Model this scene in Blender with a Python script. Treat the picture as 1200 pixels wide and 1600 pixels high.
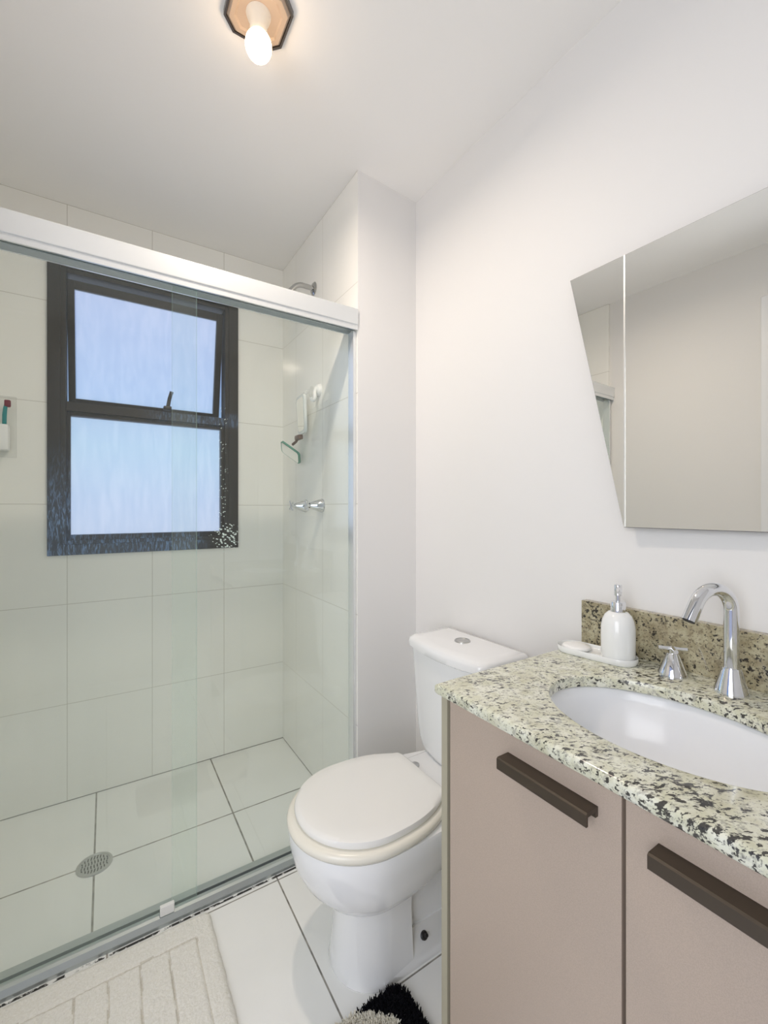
import bpy, bmesh, math, random
from mathutils import Vector, Matrix, noise

random.seed(7)
for o in list(bpy.data.objects):
    bpy.data.objects.remove(o)
scene = bpy.context.scene
COL = scene.collection

# ------------------------------------------------------------------ camera
F_PX, CX, CY = 677.0, 600.0, 795.0
TH = math.atan(435.0 / 677.0)
cam = bpy.data.cameras.new('camera')
cam.sensor_fit = 'VERTICAL'
cam.sensor_height = 36.0
cam.lens = F_PX / 1600.0 * 36.0
cam.shift_y = -(800.0 - CY) / 1600.0
cam.clip_start = 0.01
camo = bpy.data.objects.new('camera', cam)
COL.objects.link(camo)
camo.location = (0, 0, 1.15)
camo.rotation_euler = (math.pi / 2, 0, -TH)
scene.camera = camo

# ------------------------------------------------------------------ light
EXPOSURE = 0.27
BULB_W = 5.3
FILL_W = 18.5
SKY_STRENGTH = 0.56
WINDOW_W = 2.6
scene.view_settings.view_transform = 'Standard'
scene.view_settings.look = 'None'
scene.view_settings.exposure = EXPOSURE
scene.view_settings.gamma = 1.0
scene.view_settings.use_curve_mapping = False
scene.cycles.max_bounces = 20
scene.cycles.diffuse_bounces = 12
scene.cycles.transparent_max_bounces = 16

world = bpy.data.worlds.new('world')
scene.world = world
world.use_nodes = True
wn, wl = world.node_tree.nodes, world.node_tree.links
wn.clear()
wout = wn.new('ShaderNodeOutputWorld')
wbg = wn.new('ShaderNodeBackground')
wtc = wn.new('ShaderNodeTexCoord')
wsep = wn.new('ShaderNodeSeparateXYZ')
wramp = wn.new('ShaderNodeValToRGB')
wl.new(wtc.outputs['Generated'], wsep.inputs[0])
wmr = wn.new('ShaderNodeMapRange')
wmr.inputs['From Min'].default_value = -0.3
wmr.inputs['From Max'].default_value = 0.7
wl.new(wsep.outputs['Z'], wmr.inputs['Value'])
wl.new(wmr.outputs['Result'], wramp.inputs[0])
cr = wramp.color_ramp
cr.elements[0].position = 0.0
cr.elements[0].color = (0.62, 0.68, 0.95, 1)
cr.elements[1].position = 1.0
cr.elements[1].color = (0.40, 0.55, 0.95, 1)
for p, c in ((0.22, (0.68, 0.74, 0.98)), (0.31, (0.60, 0.72, 1.0)), (0.42, (0.50, 0.78, 1.0)), (0.52, (0.38, 0.58, 1.0)),
             (0.68, (0.48, 0.56, 0.95)), (0.8, (0.62, 0.66, 0.92))):
    e = cr.elements.new(p)
    e.color = (*c, 1)
wl.new(wramp.outputs[0], wbg.inputs['Color'])
wbg.inputs['Strength'].default_value = SKY_STRENGTH
wl.new(wbg.outputs[0], wout.inputs[0])


def area_light(name, loc, rot, sx, sy, watts, color):
    l = bpy.data.lights.new(name, 'AREA')
    l.shape = 'RECTANGLE'
    l.size, l.size_y = sx, sy
    l.energy = watts
    l.color = color
    o = bpy.data.objects.new(name, l)
    COL.objects.link(o)
    o.location = loc
    o.rotation_euler = rot
    return o


# added fill light, out of view beyond the doorway opening in the left wall
area_light('door_fill_light', (-1.08, -0.25, 1.40), (0, -math.radians(82), math.radians(32)), 1.5, 1.1, FILL_W, (0.97, 0.975, 0.98))
# sky outside the frosted window (faces -Y)
area_light('window_daylight', (0.17, 2.75, 1.7), (-math.pi / 2, 0, 0), 1.4, 1.6, WINDOW_W, (0.72, 0.83, 1.0))


# ------------------------------------------------------------------ material helpers
def mat(name, color=(0.8, 0.8, 0.8), rough=0.5, metal=0.0, spec=0.5, coat=0.0):
    m = bpy.data.materials.new(name)
    m.use_nodes = True
    b = m.node_tree.nodes['Principled BSDF']
    b.inputs['Base Color'].default_value = (*color, 1)
    b.inputs['Roughness'].default_value = rough
    b.inputs['Metallic'].default_value = metal
    b.inputs['Specular IOR Level'].default_value = spec
    b.inputs['Coat Weight'].default_value = coat
    b.inputs['Coat Roughness'].default_value = 0.05
    return m


class NT:
    """small node helper on a material"""
    def __init__(self, m):
        self.m = m
        self.t = m.node_tree
        self.b = self.t.nodes.get('Principled BSDF')
        self.pos = m.node_tree.nodes.new('ShaderNodeNewGeometry').outputs['Position']

    def new(self, typ, **kw):
        n = self.t.nodes.new(typ)
        for k, v in kw.items():
            setattr(n, k, v)
        return n

    def link(self, a, b):
        self.t.links.new(a, b)

    def math(self, op, a, b=None, c=None, clamp=False):
        n = self.new('ShaderNodeMath', operation=op)
        n.use_clamp = clamp
        for i, v in enumerate((a, b, c)):
            if v is None:
                continue
            if isinstance(v, (int, float)):
                n.inputs[i].default_value = v
            else:
                self.link(v, n.inputs[i])
        return n.outputs[0]

    def xyz(self, vec=None):
        s = self.new('ShaderNodeSeparateXYZ')
        self.link(vec or self.pos, s.inputs[0])
        return s.outputs

    def mapping(self, scale=(1, 1, 1), rot=(0, 0, 0), loc=(0, 0, 0), vec=None):
        n = self.new('ShaderNodeMapping')
        n.inputs['Scale'].default_value = scale
        n.inputs['Rotation'].default_value = rot
        n.inputs['Location'].default_value = loc
        self.link(vec or self.pos, n.inputs[0])
        return n.outputs[0]

    def noise(self, scale, detail=2, rough=0.5, vec=None, dist=0.0):
        n = self.new('ShaderNodeTexNoise')
        n.inputs['Scale'].default_value = scale
        n.inputs['Detail'].default_value = detail
        n.inputs['Roughness'].default_value = rough
        n.inputs['Distortion'].default_value = dist
        self.link(vec or self.pos, n.inputs['Vector'])
        return n.outputs['Fac']

    def ramp(self, v, lo, hi, a=0.0, b=1.0, smooth=True):
        n = self.new('ShaderNodeMapRange')
        if smooth:
            n.interpolation_type = 'SMOOTHSTEP'
        n.inputs['From Min'].default_value = lo
        n.inputs['From Max'].default_value = hi
        n.inputs['To Min'].default_value = a
        n.inputs['To Max'].default_value = b
        self.link(v, n.inputs['Value'])
        return n.outputs['Result']

    def mix(self, fac, a, b):
        n = self.new('ShaderNodeMix', data_type='RGBA')
        if isinstance(fac, (int, float)):
            n.inputs['Factor'].default_value = fac
        else:
            self.link(fac, n.inputs['Factor'])
        for key, v in (('A', a), ('B', b)):
            s = [i for i in n.inputs if i.name == key and i.type == 'RGBA'][0]
            if isinstance(v, tuple):
                s.default_value = (*v, 1)
            else:
                self.link(v, s)
        return [o for o in n.outputs if o.type == 'RGBA'][0]

    def bump(self, h, strength=0.2, dist=0.002):
        n = self.new('ShaderNodeBump')
        n.inputs['Strength'].default_value = strength
        n.inputs['Distance'].default_value = dist
        self.link(h, n.inputs['Height'])
        self.link(n.outputs[0], self.b.inputs['Normal'])

    def line(self, coord, origin, spacing, half):
        """1 on the joint lines of a regular grid along one coordinate"""
        u = self.math('SUBTRACT', coord, origin)
        u = self.math('DIVIDE', u, spacing)
        u = self.math('ADD', u, 0.5)
        u = self.math('FRACT', u)
        u = self.math('SUBTRACT', u, 0.5)
        u = self.math('ABSOLUTE', u)
        u = self.math('MULTIPLY', u, spacing)
        return self.ramp(u, half * 0.7, half * 1.3, 1.0, 0.0)


def tile_material(name, axis, origin_u, space_u, origin_z, space_z, color, grout):
    m = mat(name, color, 0.16)
    n = NT(m)
    s = n.xyz()
    a = n.line(s[axis], origin_u, space_u, 0.0011)
    b = n.line(s[2], origin_z, space_z, 0.0011)
    foot = n.ramp(s[2], 0.0025, 0.005, 1.0, 0.0)
    g = n.math('MAXIMUM', n.math('MAXIMUM', a, b), foot)
    grout = n.mix(foot, grout, (0.20, 0.19, 0.16))
    cl = n.noise(3.0, 3)
    base = n.mix(n.ramp(cl, 0.3, 0.7, 0, 1), color, tuple(c * 0.97 for c in color))
    n.link(n.mix(g, base, grout), n.b.inputs['Base Color'])
    n.link(n.math('ADD', n.math('MULTIPLY', g, 0.5), 0.14), n.b.inputs['Roughness'])
    n.bump(n.math('SUBTRACT', n.math('MULTIPLY', n.noise(9, 2), 0.25), g), 0.25, 0.0015)
    return m


M = {}
TILE = (0.90, 0.89, 0.85)
GROUT = (0.56, 0.545, 0.49)
M['tile_back'] = tile_material('tile_back', 0, 0.169, 0.296, 0.3825, 0.3925, TILE, GROUT)
M['tile_side'] = tile_material('tile_side', 1, 1.632, 0.296, 0.3825, 0.3925, TILE, GROUT)


def paint(name, color, rough=0.55):
    m = mat(name, color, rough, spec=0.3)
    n = NT(m)
    n.bump(n.noise(420, 3), 0.06, 0.001)
    return m


M['wall_paint'] = paint('wall_paint', (0.785, 0.775, 0.765))
M['ceiling_paint'] = paint('ceiling_paint', (0.92, 0.905, 0.885), 0.8)
M['trim_white'] = mat('trim_white', (0.82, 0.83, 0.85), 0.3)


def floor_material():
    m = mat('floor_tile', (0.8, 0.8, 0.77), 0.14)
    n = NT(m)
    s = n.xyz()
    # the shower pan and the room are laid on two grids
    sx = n.line(s[0], 0.4055, 0.4365, 0.0028)
    sy = n.line(s[1], 1.687, 0.44, 0.0028)
    bx = n.line(s[0], 0.449, 0.446, 0.0022)
    by = n.line(s[1], 1.307, 0.446, 0.0020)
    inside = n.math('GREATER_THAN', s[1], 1.35)
    gs = n.math('MULTIPLY', n.math('MAXIMUM', sx, sy), inside)
    gb = n.math('MULTIPLY', n.math('MAXIMUM', bx, by), n.math('SUBTRACT', 1.0, inside))
    g = n.math('MAXIMUM', gs, gb)
    base = n.mix(n.ramp(n.noise(5, 4), 0.3, 0.75), (0.89, 0.89, 0.875), (0.86, 0.86, 0.84))
    gc = n.mix(n.ramp(n.noise(30, 3), 0.35, 0.65), (0.36, 0.34, 0.30), (0.20, 0.19, 0.17))
    # black mould in the joint against the shower track
    mould = n.math('MULTIPLY', n.ramp(n.math('ABSOLUTE', n.math('SUBTRACT', s[1], 1.322)), 0.0025, 0.0055, 1, 0),
                   n.ramp(n.noise(38, 4, 0.7), 0.42, 0.50))
    col = n.mix(g, base, gc)
    col = n.mix(mould, col, (0.03, 0.03, 0.028))
    n.link(col, n.b.inputs['Base Color'])
    n.link(n.math('ADD', n.math('MULTIPLY', n.math('MAXIMUM', g, mould), 0.6), 0.17), n.b.inputs['Roughness'])
    n.bump(n.math('SUBTRACT', n.math('MULTIPLY', n.noise(12, 2), 0.2), g), 0.2, 0.0015)
    return m


M['floor'] = floor_material()
M['porcelain'] = mat('porcelain', (0.84, 0.845, 0.85), 0.07, coat=0.3)
M['seat_plastic'] = mat('seat_plastic', (0.82, 0.79, 0.70), 0.22)
M['lid_plastic'] = mat('lid_plastic', (0.84, 0.83, 0.80), 0.22)
M['white_ceramic'] = mat('white_ceramic', (0.83, 0.84, 0.83), 0.12, coat=0.3)
M['basin_ceramic'] = mat('basin_ceramic', (0.86, 0.875, 0.90), 0.16)
M['white_plastic'] = mat('white_plastic', (0.85, 0.85, 0.84), 0.3)
M['chrome'] = mat('chrome', (0.80, 0.81, 0.83), 0.06, metal=1.0)
M['chrome_dull'] = mat('chrome_dull', (0.52, 0.52, 0.51), 0.14, metal=1.0)
M['steel'] = mat('steel', (0.55, 0.55, 0.54), 0.28, metal=1.0)
M['aluminium'] = mat('aluminium', (0.80, 0.82, 0.83), 0.24, metal=0.55)
M['track_metal'] = mat('track_metal', (0.52, 0.56, 0.56), 0.33, metal=0.8)
M['aluminium_gap'] = mat('aluminium_gap', (0.30, 0.34, 0.35), 0.4, metal=0.5)
M['dark_hole'] = mat('dark_hole', (0.02, 0.02, 0.022), 0.6)
M['black_plastic'] = mat('black_plastic', (0.03, 0.028, 0.027), 0.35)
M['mirror'] = mat('mirror', (0.90, 0.905, 0.88), 0.0, metal=1.0)
M['mirror_edge'] = mat('mirror_edge', (0.10, 0.09, 0.085), 0.35)
M['mirror_bevel'] = mat('mirror_bevel', (0.80, 0.80, 0.78), 0.3, metal=0.6)
M['green_edge'] = mat('green_edge', (0.12, 0.30, 0.23), 0.2)
M['teal'] = mat('teal', (0.0, 0.22, 0.23), 0.3)
M['crimson'] = mat('crimson', (0.16, 0.002, 0.02), 0.5)
M['brown_joint'] = mat('brown_joint', (0.17, 0.11, 0.085), 0.4)
M['frame_plastic'] = mat('frame_plastic', (0.72, 0.75, 0.74), 0.15)
M['soap'] = mat('soap', (0.88, 0.88, 0.86), 0.35)


def cabinet_mat(name, c):
    m = mat(name, c, 0.38, spec=0.35)
    n = NT(m)
    f = n.noise(900, 2)
    n.link(n.mix(n.ramp(f, 0.35, 0.65), tuple(x * 0.95 for x in c), tuple(x * 1.05 for x in c)), n.b.inputs['Base Color'])
    n.bump(f, 0.08, 0.0005)
    return m


M['taupe'] = cabinet_mat('taupe', (0.45, 0.365, 0.30))
M['panel_edge'] = mat('panel_edge', (0.40, 0.37, 0.28), 0.45)
M['bronze'] = mat('bronze', (0.075, 0.058, 0.042), 0.38, metal=0.5)


def window_metal():
    m = mat('window_metal', (0.026, 0.021, 0.018), 0.45, spec=0.35)
    n = NT(m)
    s = n.xyz()
    # pale bluish streaks, thick along the bottom and up the lower left
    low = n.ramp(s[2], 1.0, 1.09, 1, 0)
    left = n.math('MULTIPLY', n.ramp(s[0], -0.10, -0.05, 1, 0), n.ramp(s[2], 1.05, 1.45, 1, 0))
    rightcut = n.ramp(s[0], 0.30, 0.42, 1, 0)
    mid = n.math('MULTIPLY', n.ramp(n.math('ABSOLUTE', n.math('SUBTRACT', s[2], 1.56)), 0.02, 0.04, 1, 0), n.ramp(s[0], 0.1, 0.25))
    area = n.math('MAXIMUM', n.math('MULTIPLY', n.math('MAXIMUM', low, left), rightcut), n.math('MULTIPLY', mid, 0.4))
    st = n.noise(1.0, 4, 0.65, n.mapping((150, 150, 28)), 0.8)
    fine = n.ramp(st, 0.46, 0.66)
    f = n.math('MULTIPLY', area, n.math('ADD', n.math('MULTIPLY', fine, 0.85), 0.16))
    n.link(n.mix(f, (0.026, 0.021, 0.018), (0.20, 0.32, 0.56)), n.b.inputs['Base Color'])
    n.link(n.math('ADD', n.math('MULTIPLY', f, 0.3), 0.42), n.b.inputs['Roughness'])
    return m


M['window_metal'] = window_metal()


def frosted_glass():
    m = mat('frosted_glass')
    n = NT(m)
    t = n.t
    t.nodes.remove(n.b)
    out = t.nodes['Material Output']
    tr = n.new('ShaderNodeBsdfTranslucent')
    rf = n.new('ShaderNodeBsdfRefraction')
    gl = n.new('ShaderNodeBsdfGlossy')
    streak = n.noise(1.0, 4, 0.6, n.mapping((38, 38, 6)), 0.4)
    c = n.mix(n.ramp(streak, 0.35, 0.7), (0.93, 0.95, 0.98), (0.99, 0.99, 1.0))
    n.link(c, tr.inputs['Color'])
    n.link(c, rf.inputs['Color'])
    rf.inputs['Roughness'].default_value = 0.12
    rf.inputs['IOR'].default_value = 1.10
    gl.inputs['Roughness'].default_value = 0.35
    m1 = n.new('ShaderNodeMixShader')
    m1.inputs[0].default_value = 0.8
    n.link(tr.outputs[0], m1.inputs[1])
    n.link(rf.outputs[0], m1.inputs[2])
    m2 = n.new('ShaderNodeMixShader')
    m2.inputs[0].default_value = 0.04
    n.link(m1.outputs[0], m2.inputs[1])
    n.link(gl.outputs[0], m2.inputs[2])
    n.link(m2.outputs[0], out.inputs[0])
    return m


M['frosted_glass'] = frosted_glass()


def shower_glass(name, film_base, film_low, specks):
    m = mat(name)
    n = NT(m)
    t = n.t
    t.nodes.remove(n.b)
    out = t.nodes['Material Output']
    tr = n.new('ShaderNodeBsdfTransparent')
    tr.inputs['Color'].default_value = (0.980, 0.998, 0.988, 1)
    gl = n.new('ShaderNodeBsdfGlossy')
    gl.inputs['Roughness'].default_value = 0.0
    gl.inputs['Color'].default_value = (0.95, 1.0, 0.97, 1)
    fr = n.new('ShaderNodeFresnel')
    fr.inputs['IOR'].default_value = 1.5
    mg = n.new('ShaderNodeMixShader')
    # Fresnel of the outside and the inside face alike
    geo = n.new('ShaderNodeNewGeometry')
    lw = n.new('ShaderNodeLayerWeight')
    lw.inputs['Blend'].default_value = 0.3
    fac = n.math('ADD', n.math('MULTIPLY', n.math('POWER', lw.outputs['Facing'], 4.0), 0.75), 0.035)
    n.link(fac, mg.inputs[0])
    n.link(tr.outputs[0], mg.inputs[1])
    n.link(gl.outputs[0], mg.inputs[2])
    # whitish-green film over the glass, denser towards the bottom
    s = n.xyz()
    df = n.new('ShaderNodeBsdfDiffuse')
    df.inputs['Color'].default_value = (0.84, 0.94, 0.875, 1)
    tl = n.new('ShaderNodeBsdfTranslucent')
    tl.inputs['Color'].default_value = (0.84, 0.94, 0.875, 1)
    fm = n.new('ShaderNodeMixShader')
    fm.inputs[0].default_value = 0.5
    n.link(df.outputs[0], fm.inputs[1])
    n.link(tl.outputs[0], fm.inputs[2])
    low = n.ramp(s[2], 0.55, 1.12, 1, 0)
    runs = n.ramp(n.noise(1.0, 3, 0.6, n.mapping((22, 22, 1.6))), 0.35, 0.65, 0.88, 1.0)
    film = n.math('ADD', n.math('MULTIPLY', n.math('MULTIPLY', low, film_low), runs), film_base)
    if specks:
        v = n.new('ShaderNodeTexVoronoi')
        v.inputs['Scale'].default_value = 165
        n.link(n.mapping((1, 0, 1)), v.inputs['Vector'])
        dx = n.math('SUBTRACT', s[0], 0.312)
        dz = n.math('SUBTRACT', s[2], 1.065)
        d = n.math('SQRT', n.math('ADD', n.math('POWER', dx, 2), n.math('POWER', dz, 2)))
        clus = n.ramp(d, 0.010, 0.075, 0.40, 0.0)
        col = n.math('MULTIPLY', n.ramp(n.math('ABSOLUTE', n.math('SUBTRACT', s[0], 0.300)), 0.006, 0.020, 0.20, 0.0),
                     n.math('MULTIPLY', n.ramp(s[2], 1.44, 1.48, 1, 0), n.ramp(s[2], 0.98, 1.02, 0, 1)))
        th = n.math('MAXIMUM', clus, col)
        dot = n.math('LESS_THAN', v.outputs['Distance'], th)
        keep = n.math('GREATER_THAN', n.xyz(v.outputs['Color'])[0], 0.35)
        film = n.math('MAXIMUM', film, n.math('MULTIPLY', n.math('MULTIPLY', dot, keep), 0.9))
    mf = n.new('ShaderNodeMixShader')
    n.link(film, mf.inputs[0])
    n.link(mg.outputs[0], mf.inputs[1])
    n.link(fm.outputs[0], mf.inputs[2])
    n.link(mf.outputs[0], out.inputs[0])
    return m


M['glass_fixed'] = shower_glass('glass_fixed', 0.002, 0.03, True)
M['glass_sliding'] = shower_glass('glass_sliding', 0.004, 0.08, False)
M['glass_edge'] = mat('glass_edge', (0.50, 0.68, 0.60), 0.15)


def clear_plastic():
    m = mat('clear_plastic', (0.8, 0.82, 0.8), 0.15)
    t = m.node_tree
    b = t.nodes['Principled BSDF']
    tr = t.nodes.new('ShaderNodeBsdfTransparent')
    mx = t.nodes.new('ShaderNodeMixShader')
    mx.inputs[0].default_value = 0.14
    t.links.new(tr.outputs[0], mx.inputs[1])
    t.links.new(b.outputs[0], mx.inputs[2])
    t.links.new(mx.outputs[0], t.nodes['Material Output'].inputs[0])
    return m


M['clear_plastic'] = clear_plastic()


def granite(name, ground, ground2, tan, grey_c, DARK_T):
    m = mat(name, ground, 0.14, coat=0.2)
    n = NT(m)
    warp = n.new('ShaderNodeVectorMath', operation='ADD')
    wn_ = n.new('ShaderNodeTexNoise')
    wn_.inputs['Scale'].default_value = 22
    n.link(n.pos, wn_.inputs['Vector'])
    sc = n.new('ShaderNodeVectorMath', operation='SCALE')
    sc.inputs['Scale'].default_value = 0.012
    n.link(wn_.outputs['Color'], sc.inputs[0])
    n.link(n.pos, warp.inputs[0])
    n.link(sc.outputs[0], warp.inputs[1])
    w = warp.outputs[0]
    # grains lie along one direction of the slab
    rot = n.mapping((1, 1, 1), (0, 0, math.radians(33)), vec=w)
    v = n.mapping((85, 150, 140), vec=rot)
    sp = n.noise(1.0, 3, 0.62, v, 0.25)
    big = n.noise(14, 3, 0.6, w)
    thr = n.math('ADD', n.math('MULTIPLY', n.math('SUBTRACT', 0.5, big), 0.40), DARK_T)
    dark = n.ramp(n.math('SUBTRACT', sp, thr), -0.01, 0.04)
    v2 = n.mapping((170, 280, 260), vec=rot)
    fine = n.ramp(n.noise(1.0, 3, 0.6, v2), 0.575, 0.66)
    clouds = n.ramp(n.noise(38, 4, 0.65, w), 0.35, 0.66)
    tanm = n.ramp(n.noise(20, 3, 0.6, w), 0.48, 0.68)
    base = n.mix(clouds, ground, ground2)
    base = n.mix(n.math('MULTIPLY', tanm, 0.5), base, tan)
    grey = n.ramp(n.noise(1.0, 4, 0.65, n.mapping((70, 110, 100), vec=rot)), 0.53, 0.64)
    base = n.mix(n.math('MULTIPLY', grey, 0.55), base, grey_c)
    base = n.mix(n.math('MULTIPLY', fine, 0.72), base, tuple(x * 0.45 for x in grey_c))
    base = n.mix(n.math('MULTIPLY', dark, 0.94), base, (0.020, 0.018, 0.020))
    n.link(base, n.b.inputs['Base Color'])
    return m


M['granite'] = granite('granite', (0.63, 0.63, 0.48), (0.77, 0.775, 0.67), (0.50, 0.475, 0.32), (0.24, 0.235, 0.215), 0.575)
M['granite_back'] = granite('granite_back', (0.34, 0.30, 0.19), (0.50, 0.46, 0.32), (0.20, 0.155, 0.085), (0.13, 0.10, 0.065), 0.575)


def mat_pile(name, c1, c2, scale):
    m = mat(name, c1, 0.95, spec=0.1)
    n = NT(m)
    f = n.noise(scale, 4, 0.7)
    n.link(n.mix(n.ramp(f, 0.35, 0.65), c2, c1), n.b.inputs['Base Color'])
    n.bump(f, 0.7, 0.004)
    return m


M['mat_cream'] = mat_pile('mat_cream', (0.90, 0.885, 0.84), (0.82, 0.80, 0.74), 230)
M['mat_groove'] = mat_pile('mat_groove', (0.76, 0.73, 0.66), (0.66, 0.63, 0.56), 230)
M['pile_black'] = mat('pile_black', (0.006, 0.006, 0.008), 0.95, spec=0.1)
M['pile_cream'] = mat('pile_cream', (0.72, 0.69, 0.60), 0.95, spec=0.1)
M['lamp_plate'] = mat('lamp_plate', (0.46, 0.36, 0.28), 0.4)
M['lamp_rim'] = mat('lamp_rim', (0.16, 0.14, 0.13), 0.25, metal=0.8)
M['lamp_socket'] = mat('lamp_socket', (0.82, 0.78, 0.70), 0.35)
mb = bpy.data.materials.new('bulb_glow')
mb.use_nodes = True
mb.node_tree.nodes.clear()
em = mb.node_tree.nodes.new('ShaderNodeEmission')
em.inputs['Color'].default_value = (1.0, 0.72, 0.46, 1)
em.inputs['Strength'].default_value = 13.0
mo = mb.node_tree.nodes.new('ShaderNodeOutputMaterial')
mb.node_tree.links.new(em.outputs[0], mo.inputs[0])
M['bulb_glow'] = mb


# ------------------------------------------------------------------ geometry helpers
def tag(o, label=None, cat=None, group=None, kind=None):
    if label:
        o['label'] = label
    if cat:
        o['category'] = cat
    if group:
        o['group'] = group
    if kind:
        o['kind'] = kind
    return o


def thing(name, loc, label=None, cat=None, group=None, kind=None, rz=0.0):
    o = bpy.data.objects.new(name, None)
    o.empty_display_size = 0.05
    COL.objects.link(o)
    o.location = loc
    o.rotation_euler = (0, 0, rz)
    return tag(o, label, cat, group, kind)


def obj(name, bm, material, parent=None, smooth=None, local=False):
    """link a bmesh (in world coordinates unless local) as one object"""
    bmesh.ops.recalc_face_normals(bm, faces=bm.faces)
    if smooth is not None:
        lim = math.radians(smooth)
        for f in bm.faces:
            f.smooth = True
        for e in bm.edges:
            if len(e.link_faces) == 2 and e.calc_face_angle(0) > lim:
                e.smooth = False
    me = bpy.data.meshes.new(name)
    bm.to_mesh(me)
    bm.free()
    for mm in (material if isinstance(material, (list, tuple)) else [material]):
        me.materials.append(mm)
    o = bpy.data.objects.new(name, me)
    COL.objects.link(o)
    if parent is not None:
        o.parent = parent
        if not local:
            root = Matrix.Identity(4)
            p = parent
            chain = []
            while p is not None:
                chain.append(p)
                p = p.parent
            for p in reversed(chain):
                root = root @ Matrix.LocRotScale(p.location, p.rotation_euler, None)
            me.transform(root.inverted())
    return o


def add_box(bm, a, b, bevel=0.0, seg=2, mi=0):
    g = bmesh.ops.create_cube(bm, size=1.0)
    vs = g['verts']
    for v in vs:
        v.co = Vector([a[i] + (v.co[i] + 0.5) * (b[i] - a[i]) for i in range(3)])
    fs = set(f for v in vs for f in v.link_faces)
    for f in fs:
        f.material_index = mi
    if bevel > 0:
        es = list(set(e for v in vs for e in v.link_edges))
        bmesh.ops.bevel(bm, geom=es, offset=bevel, segments=seg, affect='EDGES', profile=0.5)
    return bm


def box(a, b, bevel=0.0, seg=2):
    return add_box(bmesh.new(), a, b, bevel, seg)


def add_loft(bm, rings, cap0=True, cap1=True, closed=True):
    vr = [[bm.verts.new(p) for p in r] for r in rings]
    n = len(vr[0])
    for i in range(len(vr) - 1):
        for j in range(n if closed else n - 1):
            k = (j + 1) % n
            bm.faces.new((vr[i][j], vr[i][k], vr[i + 1][k], vr[i + 1][j]))
    if cap0:
        bm.faces.new(list(reversed(vr[0])))
    if cap1:
        bm.faces.new(vr[-1])
    return vr


def add_lathe(bm, profile, center, axis=(0, 0, 1), seg=40):
    """profile: list of (radius, height along axis)"""
    ax = Vector(axis).normalized()
    u = ax.orthogonal().normalized()
    w = ax.cross(u)
    c = Vector(center)
    rings = []
    for r, h in profile:
        r = max(r, 1e-5)
        rings.append([c + ax * h + (u * math.cos(t) + w * math.sin(t)) * r
                      for t in [2 * math.pi * k / seg for k in range(seg)]])
    add_loft(bm, rings)
    return bm


def add_tube(bm, pts, radii, seg=20, caps=True):
    pts = [Vector(p) for p in pts]
    if not isinstance(radii, (list, tuple)):
        radii = [radii] * len(pts)
    rings = []
    t0 = (pts[1] - pts[0]).normalized()
    u = t0.orthogonal().normalized()
    for i, p in enumerate(pts):
        if i == 0:
            t = t0
        elif i == len(pts) - 1:
            t = (pts[-1] - pts[-2]).normalized()
        else:
            t = ((pts[i] - pts[i - 1]).normalized() + (pts[i + 1] - pts[i]).normalized()).normalized()
        u = (u - t * u.dot(t)).normalized()
        w = t.cross(u)
        rings.append([p + (u * math.cos(a) + w * math.sin(a)) * radii[i]
                      for a in [2 * math.pi * k / seg for k in range(seg)]])
    add_loft(bm, rings, caps, caps)
    return bm


def add_prism(bm, outline, z0, z1, plane='XY'):
    def P(p, h):
        if plane == 'XY':
            return (p[0], p[1], h)
        if plane == 'YZ':
            return (h, p[0], p[1])
        return (p[0], h, p[1])
    add_loft(bm, [[P(p, z0) for p in outline], [P(p, z1) for p in outline]])
    return bm


def stadium(cx, cy, half_len, r, ang, n=16):
    out = []
    ca, sa = math.cos(ang), math.sin(ang)
    for s, a0 in ((1, -math.pi / 2), (-1, math.pi / 2)):
        for k in range(n + 1):
            a = a0 + math.pi * k / n
            x = s * half_len + r * math.cos(a)
            y = r * math.sin(a)
            out.append((cx + x * ca - y * sa, cy + x * sa + y * ca))
    return out


def scale_outline(o, cx, cy, f):
    return [(cx + (x - cx) * f, cy + (y - cy) * f) for x, y in o]


# ------------------------------------------------------------------ room
XL, XR, YN, YB, ZC = -0.53, 1.021, -0.70, 2.105, 2.347
YE = 1.337          # end face of the shower side wall
XS = 0.749          # tiled face of the shower side wall


def struct(name, bm, m, smooth=None):
    return tag(obj(name, bm, m, None, smooth), kind='structure')


struct('floor', box((XL - 0.7, YN - 0.1, -0.08), (XR + 0.12, YB + 0.15, 0.0)), M['floor'])
struct('ceiling', box((XL - 0.12, YN - 0.1, ZC), (XR + 0.12, YB + 0.15, ZC + 0.08)), M['ceiling_paint'])
struct('wall_right', box((XR, YN - 0.1, 0), (XR + 0.1, YB + 0.15, ZC)), M['wall_paint'])
struct('wall_near', box((XL, YN - 0.1, 0), (XR, YN, ZC)), M['wall_paint'])

# left wall: painted part with the doorway, tiled part inside the shower
DY0, DY1, DZ = -0.50, 0.585, 2.04  # near side of the opening widened to let the added fill light in
bm = bmesh.new()
add_box(bm, (XL - 0.1, YN - 0.1, 0), (XL, DY0, ZC))
add_box(bm, (XL - 0.1, DY1, 0), (XL, 1.36, ZC))
add_box(bm, (XL - 0.1, DY0, DZ), (XL, DY1, ZC))
struct('wall_left', bm, M['wall_paint'])
struct('wall_left_shower', box((XL - 0.1, 1.36, 0), (XL + 0.012, YB, ZC)), M['tile_side'])
bm = bmesh.new()
for a, b in (((XL - 0.1, DY1, 0), (XL + 0.014, DY1 + 0.07, DZ + 0.07)),
             ((XL - 0.1, DY0 - 0.07, 0), (XL + 0.014, DY0, DZ + 0.07)),
             ((XL - 0.1, DY0, DZ), (XL + 0.014, DY1, DZ + 0.07))):
    add_box(bm, a, b, 0.004)
struct('trim_1', bm, M['trim_white'])

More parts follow.
